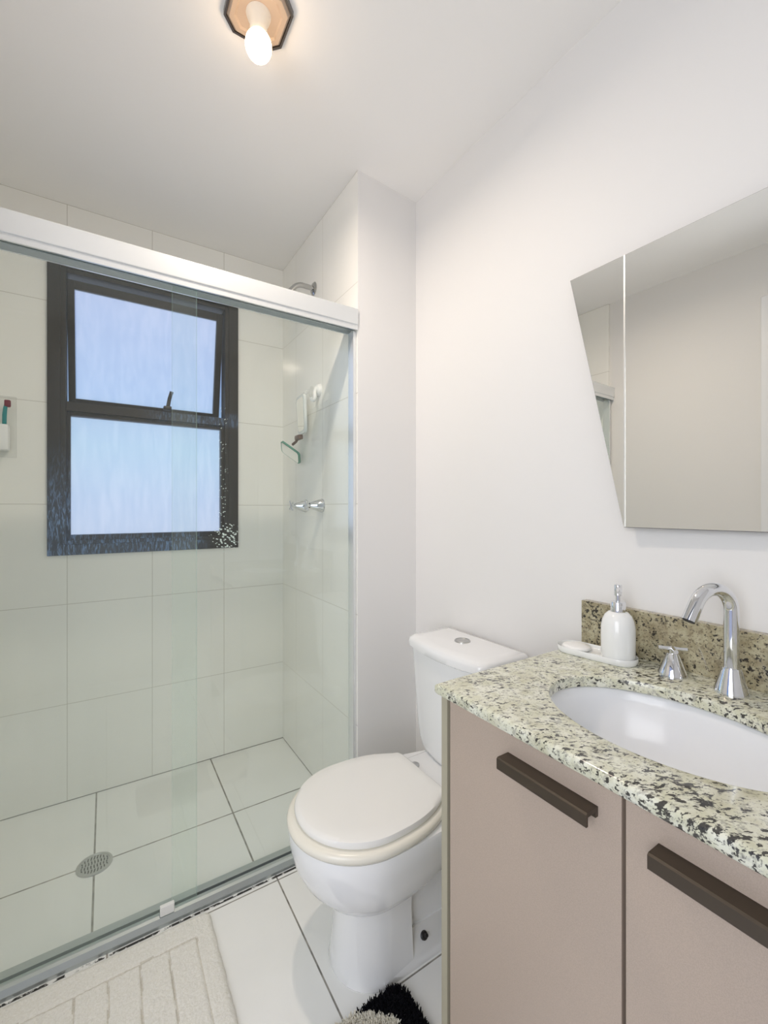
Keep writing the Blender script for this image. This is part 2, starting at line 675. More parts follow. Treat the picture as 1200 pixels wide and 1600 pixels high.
# shower side wall: tiled towards the shower, painted on the end face
bm = bmesh.new()
vs = [(XS, YE, 0), (XR, YE + 0.021, 0), (XR, YB, 0), (XS, YB, 0)]
lo = [bm.verts.new(p) for p in vs]
hi = [bm.verts.new((p[0], p[1], ZC)) for p in vs]
for i in range(4):
    j = (i + 1) % 4
    f = bm.faces.new((lo[i], lo[j], hi[j], hi[i]))
    f.material_index = 1 if i == 3 else 0
bm.faces.new(lo)
bm.faces.new(hi)
struct('wall_shower_side', bm, [M['wall_paint'], M['tile_side']])

# back wall with the window opening
WX0, WX1, WZ0, WZ1 = -0.172, 0.510, 0.985, 2.118
bm = bmesh.new()
add_box(bm, (XL - 0.1, YB, 0), (WX0, YB + 0.13, ZC))
add_box(bm, (WX1, YB, 0), (XS + 0.1, YB + 0.13, ZC))
add_box(bm, (WX0, YB, 0), (WX1, YB + 0.13, WZ0))
add_box(bm, (WX0, YB, WZ1), (WX1, YB + 0.13, ZC))
struct('wall_back', bm, M['tile_back'])


# ------------------------------------------------------------------ window
def frame_ring(bm, x0, x1, z0, z1, w, y0, y1, bev=0.002):
    wl_, wr_, wb_, wt_ = w if isinstance(w, tuple) else (w, w, w, w)
    add_box(bm, (x0, y0, z0), (x0 + wl_, y1, z1), bev)
    add_box(bm, (x1 - wr_, y0, z0), (x1, y1, z1), bev)
    add_box(bm, (x0 + wl_, y0, z0), (x1 - wr_, y1, z0 + wb_), bev)
    add_box(bm, (x0 + wl_, y0, z1 - wt_), (x1 - wr_, y1, z1), bev)


win = thing('window_1', (0.168, 2.14, 0.97), kind='structure')
bm = bmesh.new()
frame_ring(bm, -0.189, 0.527, 0.968, 2.135, 0.042, 2.092, YB + 0.002, 0.002)      # casing proud of the tiles
frame_ring(bm, -0.160, 0.498, 0.995, 2.107, 0.030, 2.098, 2.175, 0.002)            # inner frame
add_box(bm, (-0.131, 2.100, 1.535), (0.469, 2.165, 1.572), 0.002)                 # transom
frame_ring(bm, -0.131, 0.469, 1.024, 1.536, (0.014, 0.016, 0.022, 0.016), 2.112, 2.150, 0.002)   # fixed light bead
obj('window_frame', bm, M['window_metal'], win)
obj('fixed_pane', box((-0.124, 2.136, 1.036), (0.462, 2.140, 1.53)), M['frosted_glass'], win)
# upper sash, hinged at the top and pushed outwards at the bottom
TILT = math.radians(12.0)
sash = thing('sash', (0.168, 2.128, 2.066), rz=0)
sash.parent = win
sash.location = Vector((0.168, 2.128, 2.066)) - win.location
sash.rotation_euler = (TILT, 0, 0)
bm = bmesh.new()
frame_ring(bm, -0.297, 0.297, -0.494, -0.004, (0.024, 0.027, 0.030, 0.032), -0.014, 0.014, 0.002)
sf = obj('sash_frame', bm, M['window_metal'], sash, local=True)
sp = obj('sash_pane', box((-0.27, -0.002, -0.47), (0.27, 0.002, -0.03)), M['frosted_glass'], sash, local=True)
bm = bmesh.new()
add_box(bm, (0.188 + 0.022, 2.070, 1.578), (0.188 + 0.052, 2.104, 1.592), 0.002)
add_tube(bm, [(0.226, 2.082, 1.586), (0.232, 2.074, 1.625), (0.240, 2.068, 1.655)], [0.008, 0.0075, 0.0075], 12)
obj('window_lever', bm, M['black_plastic'], win, 40)

# ------------------------------------------------------------------ shower screen
scr = thing('shower_screen', (0.12, 1.36, 0.0), 'framed clear glass shower screen with wide aluminium header rail', 'shower screen')
bm = bmesh.new()
add_box(bm, (XL, 1.330, 1.797), (XS - 0.001, 1.395, 1.853), 0.002)
add_box(bm, (XL, 1.334, 1.780), (XS - 0.001, 1.340, 1.797))
add_box(bm, (XL, 1.386, 1.780), (XS - 0.001, 1.392, 1.797))
hr = obj('header_rail', bm, M['aluminium'], scr)
bm = bmesh.new()
add_box(bm, (XL, 1.354, 1.784), (XS - 0.002, 1.358, 1.798))
obj('rail_groove', bm, M['aluminium_gap'], hr)
bm = bmesh.new()
prof = [(1.328, 0.0), (1.328, 0.010), (1.334, 0.024), (1.342, 0.027), (1.352, 0.027), (1.3525, 0.014), (1.3585, 0.014),
        (1.359, 0.030), (1.382, 0.030), (1.384, 0.0)]
add_prism(bm, prof, XL + 0.012, XS - 0.001, 'YZ')
obj('floor_track', bm, M['track_metal'], scr)
bm = bmesh.new()
add_box(bm, (0.737, 1.348, 0.028), (XS - 0.001, 1.386, 1.782), 0.001)
obj('wall_post', bm, M['aluminium'], scr)
bm = bmesh.new()
add_box(bm, (XL + 0.0125, 1.348, 0.028), (XL + 0.026, 1.386, 1.782), 0.001)
obj('wall_post', bm, M['aluminium'], scr)


def glass_panel(name, x0, x1, y0, y1, z0, z1, gm, edge_sides):
    bm = box((x0, y0, z0), (x1, y1, z1))
    for f in bm.faces:
        nx = f.calc_center_median().x
        if (abs(nx - x0) < 1e-4 and 'L' in edge_sides) or (abs(nx - x1) < 1e-4 and 'R' in edge_sides):
            f.material_index = 1
    return obj(name, bm, [gm, M['glass_edge']], scr)


glass_panel('fixed_pane', 0.160, 0.738, 1.366, 1.374, 0.028, 1.790, M['glass_fixed'], 'L')
glass_panel('sliding_pane', XL + 0.027, 0.2215, 1.345, 1.353, 0.028, 1.790, M['glass_sliding'], 'R')
bm = bmesh.new()
add_box(bm, (0.126, 1.333, 0.026), (0.162, 1.3445, 0.052), 0.002)
obj('guide_clip', bm, M['white_plastic'], scr)

# ------------------------------------------------------------------ floor drain
dr = thing('floor_drain', (-0.03, 1.683, 0.0), 'round steel drain grate in the shower floor', 'drain')
bm = bmesh.new()
add_lathe(bm, [(0.050, 0.0002), (0.050, 0.003), (0.047, 0.004), (0.043, 0.004), (0.042, 0.0022), (0.0001, 0.0022)], (-0.03, 1.683, 0), seg=48)
obj('drain_rim', bm, M['steel'], dr, 40)
bm = bmesh.new()
for i in range(9):
    xx = -0.034 + i * 0.0085
    hw = math.sqrt(max(0.0, 0.0395 ** 2 - xx * xx))
    for j in range(4):
        a, b = -hw + 2 * hw * (j + 0.12) / 4, -hw + 2 * hw * (j + 0.88) / 4
        pts = [(-0.03 + xx + 0.0013 * math.sin((a + (b - a) * k / 4) * 190), 1.683 + a + (b - a) * k / 4) for k in range(5)]
        out = [(p[0] - 0.0016, p[1]) for p in pts] + [(p[0] + 0.0016, p[1]) for p in reversed(pts)]
        add_prism(bm, out, 0.0020, 0.0027)
obj('drain_slots', bm, M['dark_hole'], dr)

# ------------------------------------------------------------------ shower arm
sa_ = thing('shower_pipe', (XS, 1.716, 2.088), 'chrome shower pipe bending down from the wall above the header rail', 'shower pipe')
bm = bmesh.new()
pts = [(XS, 1.716, 2.088), (0.700, 1.716, 2.089)]
for k in range(1, 9):
    a = math.radians(50) * k / 8
    pts.append((0.700 - 0.055 * math.sin(a), 1.716, 2.089 - 0.055 * (1 - math.cos(a))))
pts.append((0.700 - 0.055 * math.sin(math.radians(50)) - 0.05 * math.cos(math.radians(50)), 1.716, 2.089 - 0.055 * (1 - math.cos(math.radians(50))) - 0.05 * math.sin(math.radians(50))))
add_tube(bm, pts, 0.0105, 20)
obj('arm_pipe', bm, M['chrome_dull'], sa_, 40)
bm = bmesh.new()
add_lathe(bm, [(0.0, 0.0), (0.027, 0.0), (0.028, 0.003), (0.022, 0.008), (0.013, 0.011), (0.0, 0.011)], (XS, 1.716, 2.088), (-1, 0, 0), 32)
obj('wall_flange', bm, M['chrome_dull'], sa_, 40)


# ------------------------------------------------------------------ shower valves
def make_cross_handle(parent, c, axis, length, rb):
    """conical body with a thin crossbar, the same fitting on wall and counter"""
    bm = bmesh.new()
    add_lathe(bm, [(0.0, 0.0), (rb, 0.0), (rb, 0.004), (rb * 0.95, 0.007), (rb * 0.42, length * 0.78), (rb * 0.36, length * 0.80),
                   (0.0, length * 0.80)], c, axis, 36)
    obj('cone_body', bm, M['chrome'], parent, 35)
    bm = bmesh.new()
    add_lathe(bm, [(0.0, length * 0.78), (0.006, length * 0.79), (0.0055, length * 0.97), (0.0, length * 0.97)], c, axis, 20)
    ax = Vector(axis)
    u = Vector((0, 1, 0)) if abs(ax.y) < 0.5 else Vector((0, 0, 1))
    w = ax.cross(u)
    u2 = (u * 0.80 + w * 0.60).normalized()
    w2 = ax.cross(u2)
    cc = Vector(c) + ax * (length * 0.97)
    for d in (u2, w2):
        add_tube(bm, [cc - d * 0.025, cc - d * 0.012, cc, cc + d * 0.012, cc + d * 0.025], [0.0042, 0.0034, 0.0045, 0.0034, 0.0042], 12)
    obj('cross_handle', bm, M['chrome'], parent, 35)


for (y, lab) in ((1.635, 'chrome conical shower valve nearer the glass post'),
                 (1.805, 'chrome conical shower valve nearer the shower corner')):
    v = thing('shower_valve', (XS, y, 1.163), lab, 'valve', 'shower valves on the side wall')
    make_cross_handle(v, (XS, y, 1.163), (-1, 0, 0), 0.070, 0.029)

# ------------------------------------------------------------------ suction mirror and hook
sm = thing('shaving_mirror', (XS, 1.78, 1.66), 'small rounded shaving mirror with a tilted lower glass, stuck to the shower wall', 'mirror')


def rounded_rect(w, h, r, n=6):
    out = []
    for cx, cy, a0 in ((w - r, h - r, 0), (-w + r, h - r, 90), (-w + r, -h + r, 180), (w - r, -h + r, 270)):
        for k in range(n + 1):
            a = math.radians(a0 + 90 * k / n)
            out.append((cx + r * math.cos(a), cy + r * math.sin(a)))
    return out


def add_plate(bm, outline, mtx, t0, t1):
    rings = [[mtx @ Vector((x, y, t)) for x, y in outline] for t in (t0, t1)]
    add_loft(bm, rings)


# panel frame: local x along wall (+Y), local y up, local z towards the room (-X)
Rb = Matrix(((0, 0, -1), (1, 0, 0), (0, 1, 0))).to_4x4()
Tp = Matrix.Translation((0.712, 1.766, 1.556)) @ Matrix.Rotation(math.radians(-5), 4, 'Z') @ Matrix.Rotation(math.radians(-3), 4, 'Y') @ Rb
bm = bmesh.new()
outl = [(-x if False else x * (1.0 - 0.12 * (y < 0)), y) for x, y in rounded_rect(0.056, 0.082, 0.022)]
add_plate(bm, outl, Tp, -0.006, 0.005)
obj('mirror_body', bm, M['frame_plastic'], sm, 40)
bm = bmesh.new()
add_plate(bm, scale_outline(outl, 0, 0, 0.86), Tp, 0.005, 0.006)
obj('mirror_glass', bm, M['mirror'], sm)
bm = bmesh.new()
add_lathe(bm, [(0.0, 0.0), (0.024, 0.0), (0.024, 0.003), (0.012, 0.010), (0.010, 0.024), (0.0, 0.024)], (XS, 1.745, 1.655), (-1, 0, 0), 24)
add_tube(bm, [(0.727, 1.745, 1.655), (0.715, 1.752, 1.640), (0.714, 1.757, 1.625)], 0.007, 12)
obj('suction_cup', bm, M['clear_plastic'], sm, 40)
bm = bmesh.new()
add_box(bm, (0.700, 1.772, 1.452), (0.722, 1.822, 1.472), 0.004)
add_tube(bm, [(0.708, 1.80, 1.460), (0.706, 1.815, 1.446), (0.700, 1.84, 1.436)], 0.006, 12)
obj('hinge_block', bm, M['brown_joint'], sm, 40)
la = Vector((0.054, -0.080, -0.063)).normalized()
sh = Vector((0.020, 0.045, -0.040))
sh = (sh - la * sh.dot(la)).normalized()
nn = la.cross(sh)
if nn.y > 0:
    sh = -sh
    nn = la.cross(sh)
T2 = Matrix.Translation((0.695, 1.852, 1.402)) @ Matrix((la, sh, nn)).transposed().to_4x4()
o2 = rounded_rect(0.058, 0.033, 0.012)
bm = bmesh.new()
add_plate(bm, o2, T2, -0.004, 0.004)
obj('lower_rim', bm, M['green_edge'], sm, 40)
bm = bmesh.new()
add_plate(bm, scale_outline(o2, 0, 0, 0.90), T2, 0.004, 0.005)
obj('lower_glass', bm, M['mirror'], sm)

hk = thing('suction_hook', (XS, 1.662, 1.640), 'round white suction hook beside the shaving mirror', 'hook')
bm = bmesh.new()
add_lathe(bm, [(0.0, 0.0), (0.026, 0.0), (0.026, 0.004), (0.022, 0.012), (0.016, 0.018), (0.0, 0.020)], (XS, 1.662, 1.643), (-1, 0, 0), 28)
obj('suction_disc', bm, M['white_plastic'], hk, 50)
bm = bmesh.new()
add_tube(bm, [(0.731, 1.655, 1.648), (0.722, 1.650, 1.630), (0.722, 1.646, 1.606), (0.715, 1.642, 1.592), (0.704, 1.640, 1.592), (0.699, 1.639, 1.602)],
         [0.008, 0.0075, 0.007, 0.0065, 0.006, 0.0045], 12)
obj('hook_prong', bm, M['white_plastic'], hk, 50)

# ------------------------------------------------------------------ toothbrush holder
th_ = thing('toothbrush_holder', (-0.345, YB, 1.41), 'white wall holder at the left edge beside the window', 'holder')
bm = bmesh.new()
add_box(bm, (-0.398, 2.048, 1.362), (-0.296, 2.098, 1.456), 0.006)
obj('cup', bm, M['white_plastic'], th_, 40)
bm = bmesh.new()
add_box(bm, (-0.408, 2.098, 1.340), (-0.279, YB, 1.566), 0.002)
obj('backing_pad', bm, M['clear_plastic'], th_)
tb = thing('toothbrush', (-0.310, 2.07, 1.457), 'teal toothbrush with dark red head in the wall holder', 'toothbrush')
bm = bmesh.new()
add_tube(bm, [(-0.309, 2.066, 1.4565), (-0.3085, 2.066, 1.49), (-0.3065, 2.066, 1.515), (-0.304, 2.066, 1.530)], [0.0066, 0.0068, 0.0062, 0.005], 14)
obj('handle', bm, M['teal'], tb, 50)
bm = bmesh.new()
add_box(bm, (-0.309, 2.059, 1.520), (-0.291, 2.073, 1.546), 0.004)
obj('brush_head', bm, M['crimson'], tb, 50)

# ------------------------------------------------------------------ toilet
toi = thing('toilet', (0.62, 0.973, 0.0), 'white close-coupled toilet with its lid down beside the vanity', 'toilet')
YT = 0.973


def egg(xf, xr, hw, rear_hw, n=56, xm=None, y=YT):
    """front half ellipse, rear running back to a blunt end; counter-clockwise"""
    xm = xm if xm is not None else xf + hw * 1.12
    pts = []
    for k in range(n + 1):
        t = math.pi / 2 + math.pi * k / n
        pts.append((xm + (xm - xf) * math.cos(t), y + hw * math.sin(t)))
    m = n // 3
    rear = []
    for k in range(1, m + 1):
        s = k / m
        w = hw + (rear_hw - hw) * s ** 2.6
        rear.append((xm + (xr - 0.02 - xm) * s, w))
    rear.append((xr - 0.006, rear_hw - 0.004))
    rear.append((xr, rear_hw - 0.02))
    pts += [(x, y - w) for x, w in rear]
    pts += [(x, y + w) for x, w in reversed(rear)]
    return pts


bm = bmesh.new()
secs = [(0.200, 0.478, 0.72, 0.098, 0.060, 0.56), (0.204, 0.462, 0.73, 0.112, 0.070, 0.56), (0.214, 0.444, 0.75, 0.128, 0.085, 0.555), (0.231, 0.422, 0.78, 0.145, 0.10, 0.55),
        (0.255, 0.400, 0.82, 0.158, 0.115, 0.55), (0.29, 0.383, 0.86, 0.167, 0.122, 0.55), (0.33, 0.373, 0.90, 0.172, 0.124, 0.55),
        (0.362, 0.371, 0.92, 0.173, 0.125, 0.55), (0.370, 0.374, 0.92, 0.170, 0.123, 0.55)]
add_loft(bm, [[(x, y, z) for x, y in egg(a, b, c, d, xm=e)] for z, a, b, c, d, e in secs])
# front column of the pedestal
cols = [(0.0, 0.476, 0.105), (0.004, 0.474, 0.107), (0.03, 0.478, 0.104), (0.08, 0.483, 0.100), (0.14, 0.488, 0.095), (0.18, 0.486, 0.096), (0.21, 0.48, 0.098)]


def column_outline(xf, hw, xr, n=40):
    xm = xf + 0.105
    pts = [(xm + (xm - xf) * math.cos(math.pi / 2 + math.pi * k / n), YT + hw * math.sin(math.pi / 2 + math.pi * k / n)) for k in range(n + 1)]
    return pts + [(xr, YT - hw + 0.003), (xr, YT + hw - 0.003)]


add_loft(bm, [[(x, y, z) for x, y in column_outline(xf, hw, 0.648)] for z, xf, hw in cols])
# foot plate and the recessed trapway behind the column
foot = [(0.56, YT - 0.105), (0.90, YT - 0.108), (0.93, YT - 0.08), (0.93, YT + 0.08), (0.90, YT + 0.108), (0.56, YT + 0.105)]
add_loft(bm, [[(x, y, 0.0) for x, y in foot], [(x, YT + (y - YT) * 1.0, 0.018) for x, y in foot],
              [(x, YT + (y - YT) * 0.93, 0.030) for x, y in foot], [(x, YT + (y - YT) * 0.72, 0.075) for x, y in foot]])
trap = [(0.60, YT - 0.072), (0.93, YT - 0.078), (0.93, YT + 0.078), (0.60, YT + 0.072)]
add_loft(bm, [[(x, y, 0.02) for x, y in trap], [(x, YT + (y - YT) * 0.95, 0.15) for x, y in trap], [(x, YT + (y - YT) * 1.2, 0.26) for x, y in trap],
              [(x, YT + (y - YT) * 1.45, 0.33) for x, y in trap]])
# rear deck that carries the tank
add_box(bm, (0.74, YT - 0.125, 0.30), (0.985, YT + 0.125, 0.378), 0.012, 3)
bowl = obj('bowl', bm, M['porcelain'], toi, 38)
for s in (-1,):
    bm = bmesh.new()
    c0 = Vector((0.690, YT - 0.088, 0.050))
    ax = Vector((0, -0.75, 0.6)).normalized()
    add_lathe(bm, [(0.0, -0.01), (0.010, -0.01), (0.010, 0.004), (0.008, 0.006), (0.004, 0.006), (0.004, 0.018), (0.0, 0.018)], c0, ax, 18)
    obj('floor_bolt', bm, M['black_plastic'], toi, 40)

# seat ring and lid
bm = bmesh.new()


def egg_stack(bm, spec, xm):
    add_loft(bm, [[(x, y, z) for x, y in egg(a, b, c, d, xm=xm)] for z, a, b, c, d in spec])


egg_stack(bm, [(0.3705, 0.376, 0.752, 0.166, 0.118), (0.374, 0.369, 0.757, 0.172, 0.123), (0.383, 0.366, 0.760, 0.174, 0.126),
               (0.390, 0.369, 0.758, 0.172, 0.124), (0.394, 0.377, 0.752, 0.165, 0.118)], 0.55)
obj('seat', bm, M['seat_plastic'], toi, 50)
bm = bmesh.new()
egg_stack(bm, [(0.3945, 0.396, 0.745, 0.152, 0.108), (0.397, 0.388, 0.750, 0.158, 0.114), (0.405, 0.385, 0.753, 0.160, 0.116),
               (0.412, 0.388, 0.751, 0.158, 0.114), (0.4155, 0.398, 0.745, 0.149, 0.107), (0.4168, 0.43, 0.72, 0.12, 0.085)], 0.55)
obj('lid', bm, M['lid_plastic'], toi, 50)
for s in (-1, 1):
    bm = bmesh.new()
    c0 = (0.782, YT + s * 0.072, 0.378)
    add_lathe(bm, [(0.0, 0.0), (0.013, 0.0), (0.013, 0.005), (0.009, 0.008), (0.005, 0.008), (0.0, 0.006)], c0, (0, 0, 1), 20)
    add_box(bm, (0.748, YT + s * 0.072 - 0.006, 0.378), (0.784, YT + s * 0.072 + 0.006, 0.3835), 0.001)
    obj('seat_hinge', bm, M['steel'], toi, 40)

# tank: straight back, front bowed, narrowing towards the foot
def tank_outline(xf, xr, hw, bow=0.018, r=0.028, n=14):
    pts = []
    for k in range(n + 1):
        s = -1 + 2 * k / n
        pts.append((xf + bow * s * s, YT + 0.004 - s * (hw - r)))
    # rounded front corners
    y0 = YT + 0.004
    fr = []
    for k in range(1, 6):
        a = math.pi / 2 * k / 6
        fr.append((xf + bow + r * (1 - math.cos(a)), y0 - (hw - r) - r * math.sin(a)))
    left = [(x, 2 * y0 - y) for x, y in fr]
    return list(reversed(left)) + pts + fr + [(xr, y0 - hw), (xr, y0 + hw)]


bm = bmesh.new()
add_loft(bm, [[(x, y, z) for x, y in tank_outline(a, 0.998, h, bow)] for z, a, h, bow in
              ((0.379, 0.848, 0.116, 0.010), (0.386, 0.841, 0.126, 0.011), (0.40, 0.837, 0.137, 0.012), (0.425, 0.834, 0.148, 0.013), (0.47, 0.830, 0.155, 0.015), (0.55, 0.823, 0.159, 0.017), (0.65, 0.816, 0.162, 0.018),
               (0.708, 0.812, 0.164, 0.018))])
obj('tank', bm, M['porcelain'], toi, 40)
bm = bmesh.new()
add_loft(bm, [[(x, y, z) for x, y in tank_outline(a, b, h, 0.018, 0.035)] for z, a, b, h in
              ((0.7085, 0.806, 0.998, 0.166), (0.713, 0.800, 1.000, 0.171), (0.730, 0.799, 1.000, 0.172), (0.738, 0.803, 0.999, 0.169),
               (0.743, 0.812, 0.994, 0.160), (0.7455, 0.835, 0.975, 0.135))])
tl_ = obj('tank_lid', bm, M['porcelain'], toi, 50)
bm = bmesh.new()
add_lathe(bm, [(0.0, 0.0), (0.024, 0.0), (0.024, 0.003), (0.021, 0.005), (0.020, 0.0035), (0.0, 0.0045)], (0.918, 0.985, 0.7452), (0, 0, 1), 32)
obj('flush_button', bm, M['steel'], tl_, 40)

# ------------------------------------------------------------------ vanity cabinet
ZK, TK = 0.817, 0.022          # counter top height and thickness
van = thing('vanity_cabinet', (0.76, 0.29, 0.0), 'taupe vanity cabinet with two doors under the granite counter', 'cabinet')
VY0, VY1, VX = -0.06, 0.638, 0.541
for ys in (VY1 - 0.016, VY0):
    obj('side_panel', box((VX, ys, 0.0), (XR - 0.012, ys + 0.016, ZK - TK)), M['panel_edge'], van)
bm = bmesh.new()
add_box(bm, (VX + 0.022, VY0 + 0.016, 0.10), (XR - 0.012, VY1 - 0.016, 0.118))
add_box(bm, (XR - 0.020, VY0 + 0.016, 0.10), (XR - 0.012, VY1 - 0.016, ZK - TK - 0.01))
add_box(bm, (VX + 0.06, VY0 + 0.016, 0.0), (XR - 0.03, VY1 - 0.03, 0.10))
add_box(bm, (VX + 0.0205, VY1 - 0.040, 0.118), (VX + 0.036, VY1 - 0.016, ZK - TK - 0.004))  # dark strips added behind the door gaps, painting in the shade there
add_box(bm, (VX + 0.0205, 0.278, 0.118), (VX + 0.036, 0.308, ZK - TK - 0.004))
obj('carcass_gap_shade', bm, M['dark_hole'], van)
for (y0, y1, hy0, hy1) in ((0.2955, 0.6165, 0.326, 0.477), (-0.040, 0.2905, 0.090, 0.252)):
    bm = box((VX + 0.002, y0, 0.11), (VX + 0.020, y1, ZK - TK - 0.003), 0.0012)
    d = obj('door', bm, M['taupe'], van)
    bm = bmesh.new()
    # angle profile: front lip and a top flange running back to the door
    out = [(VX + 0.002, 0.760), (VX - 0.022, 0.760), (VX - 0.0245, 0.758), (VX - 0.0245, 0.742), (VX - 0.0205, 0.742), (VX - 0.0205, 0.754), (VX - 0.004, 0.754), (VX - 0.004, 0.747), (VX + 0.002, 0.747)]
    add_loft(bm, [[(x, hy0, z) for x, z in out], [(x, hy1, z) for x, z in out]])
    obj('handle', bm, M['bronze'], d)

# ------------------------------------------------------------------ granite counter
ctp = thing('granite_counter', (0.76, 0.29, ZK), 'speckled green-cream granite counter slab with an oval sink cutout', 'counter')
CX0, CX1, CY0, CY1 = 0.530, XR, -0.065, 0.645
SX, SY, SA, SB = 0.747, 0.332, 0.1378, 0.1926
NS = 96


def rect_hit(a, x0, x1, y0, y1):
    dx, dy = math.cos(a), math.sin(a)
    t = 1e9
    for lim, d, c in ((x0, dx, SX), (x1, dx, SX), (y0, dy, SY), (y1, dy, SY)):
        if abs(d) > 1e-9:
            tt = (lim - c) / d
            if tt > 0:
                t = min(t, tt)
    return (SX + dx * t, SY + dy * t)


# angles: uniform plus the exact corners
angs = [2 * math.pi * k / NS for k in range(NS)]
for x, y in ((CX0, CY0), (CX0, CY1), (CX1, CY0), (CX1, CY1)):
    a = math.atan2(y - SY, x - SX) % (2 * math.pi)
    i = min(range(len(angs)), key=lambda q: min(abs(angs[q] - a), 2 * math.pi - abs(angs[q] - a)))
    angs[i] = a
angs.sort()


def rect_ring(inset, z):
    return [(*rect_hit(a, CX0 + inset, CX1, CY0 + inset, CY1 - inset), z) for a in angs]


def oval_ring(grow, z):
    out = []
    for a in angs:
        ra, rb = SA + grow, SB + grow
        r = 1.0 / math.sqrt((math.cos(a) / ra) ** 2 + (math.sin(a) / rb) ** 2)
        out.append((SX + r * math.cos(a), SY + r * math.sin(a), z))
    return out


R_ = 0.007
rings = [oval_ring(0.004, ZK - TK), oval_ring(0.0, ZK - TK + 0.002), oval_ring(0.0, ZK - 0.004), oval_ring(0.0015, ZK - 0.001), oval_ring(0.005, ZK)]
rings += [[(a[0] * 0.5 + b[0] * 0.5, a[1] * 0.5 + b[1] * 0.5, ZK) for a, b in zip(oval_ring(0.005, ZK), rect_ring(R_, ZK))]]
for k in range(0, 7):
    t = math.pi / 2 * k / 6
    rings.append(rect_ring(R_ * (1 - math.sin(t)), ZK - R_ * (1 - math.cos(t))))
rings.append(rect_ring(0.0, ZK - TK + 0.006))
rings.append(rect_ring(0.002, ZK - TK + 0.002))
rings.append(rect_ring(0.008, ZK - TK))
bm = bmesh.new()
vr = add_loft(bm, rings, False, False)
n_ = len(angs)
for j in range(n_):
    k = (j + 1) % n_
    bm.faces.new((vr[-1][j], vr[-1][k], vr[0][k], vr[0][j]))
obj('countertop', bm, M['granite'], ctp, 30)
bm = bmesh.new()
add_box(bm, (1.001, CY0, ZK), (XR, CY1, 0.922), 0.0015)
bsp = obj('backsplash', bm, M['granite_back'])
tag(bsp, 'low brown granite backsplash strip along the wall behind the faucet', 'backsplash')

# ------------------------------------------------------------------ basin under the cutout
bas = thing('sink_basin', (SX, SY, ZK - 0.15), 'oval white undermount basin beneath the granite counter', 'sink')
bm = bmesh.new()
br = [oval_ring(0.022, ZK - TK - 0.0005), oval_ring(0.010, ZK - TK - 0.0005)]
for dz, g in ((0.004, 0.006), (0.02, 0.003), (0.045, -0.004), (0.075, -0.016), (0.10, -0.034), (0.118, -0.058), (0.127, -0.085), (0.130, -0.112)):
    br.append(oval_ring(g, ZK - TK - dz))
for dz, g in ((0.142, -0.112), (0.136, -0.070), (0.118, -0.040), (0.09, -0.014), (0.05, 0.006), (0.012, 0.016)):
    br.append(oval_ring(g, ZK - TK - dz))
br.append(oval_ring(0.022, ZK - TK - 0.010))
vr = add_loft(bm, br[:10], False, True)
add_loft(bm, br[10:] + [br[0]], True, False)
bmesh.ops.remove_doubles(bm, verts=bm.verts, dist=1e-6)
obj('bowl', bm, M['basin_ceramic'], bas, 60)
bm = bmesh.new()
add_lathe(bm, [(0.0, 0.0), (0.022, 0.0), (0.022, 0.002), (0.016, 0.004), (0.0, 0.003)], (SX, SY, ZK - TK - 0.130), (0, 0, 1), 28)
obj('drain_fitting', bm, M['chrome'], bas, 40)

# ------------------------------------------------------------------ faucet
fx, fy = 0.953, 0.320
fau = thing('faucet_spout', (fx, fy, ZK), 'tall chrome gooseneck spout on a conical base behind the sink', 'faucet')
bm = bmesh.new()
add_lathe(bm, [(0.0, 0.0), (0.0265, 0.0), (0.0265, 0.003), (0.0255, 0.006), (0.0150, 0.044), (0.0140, 0.046), (0.0, 0.046)], (fx, fy, ZK), (0, 0, 1), 40)
obj('base_cone', bm, M['chrome'], fau, 35)
bm = bmesh.new()
RA = 0.041
AZ = math.radians(160)
dx_, dy_ = math.cos(AZ), math.sin(AZ)
zt = ZK + 0.148
pts = [(fx, fy, ZK + 0.044), (fx, fy, ZK + 0.09), (fx, fy, zt - 0.01)]
for k in range(0, 25):
    a = math.radians(155) * k / 24
    q = RA * (1 - math.cos(a))
    pts.append((fx + dx_ * q, fy + dy_ * q, zt + RA * math.sin(a)))
last = Vector(pts[-1])
dirv = (last - Vector(pts[-2])).normalized()
pts.append(tuple(last + dirv * 0.034))
add_tube(bm, pts, [0.0118] * (len(pts) - 1) + [0.0122], 24)
obj('spout_pipe', bm, M['chrome'], fau, 40)
bm = bmesh.new()
e0 = Vector(pts[-1])
add_lathe(bm, [(0.0, 0.0), (0.0095, 0.0), (0.0095, 0.0012), (0.0, 0.0012)], e0, tuple(dirv), 20)
obj('aerator', bm, M['dark_hole'], fau, 40)

fh = thing('basin_tap', (0.956, 0.418, ZK), 'low chrome tap, a cross handle on a cone, between spout and soap dispenser', 'tap')
make_cross_handle(fh, (0.956, 0.418, ZK), (0, 0, 1), 0.055, 0.0255)

# ------------------------------------------------------------------ soap set
tx, ty, ta = 0.932, 0.565, math.radians(-81)
tr_ = thing('soap_tray', (tx, ty, ZK), 'long white ceramic tray holding the soap and the dispenser', 'tray')
bm = bmesh.new()
so = stadium(tx, ty, 0.050, 0.036, ta)
rings = []
for f, z in ((0.92, 0.0), (0.97, 0.002), (1.0, 0.008), (1.0, 0.013), (0.985, 0.0145), (0.95, 0.0125), (0.93, 0.007), (0.90, 0.006)):
    rings.append([(x, y, ZK + z) for x, y in stadium(tx, ty, 0.050, 0.036 * f - 0.0, ta)])
add_loft(bm, rings)
obj('tray_body', bm, M['white_ceramic'], tr_, 50)

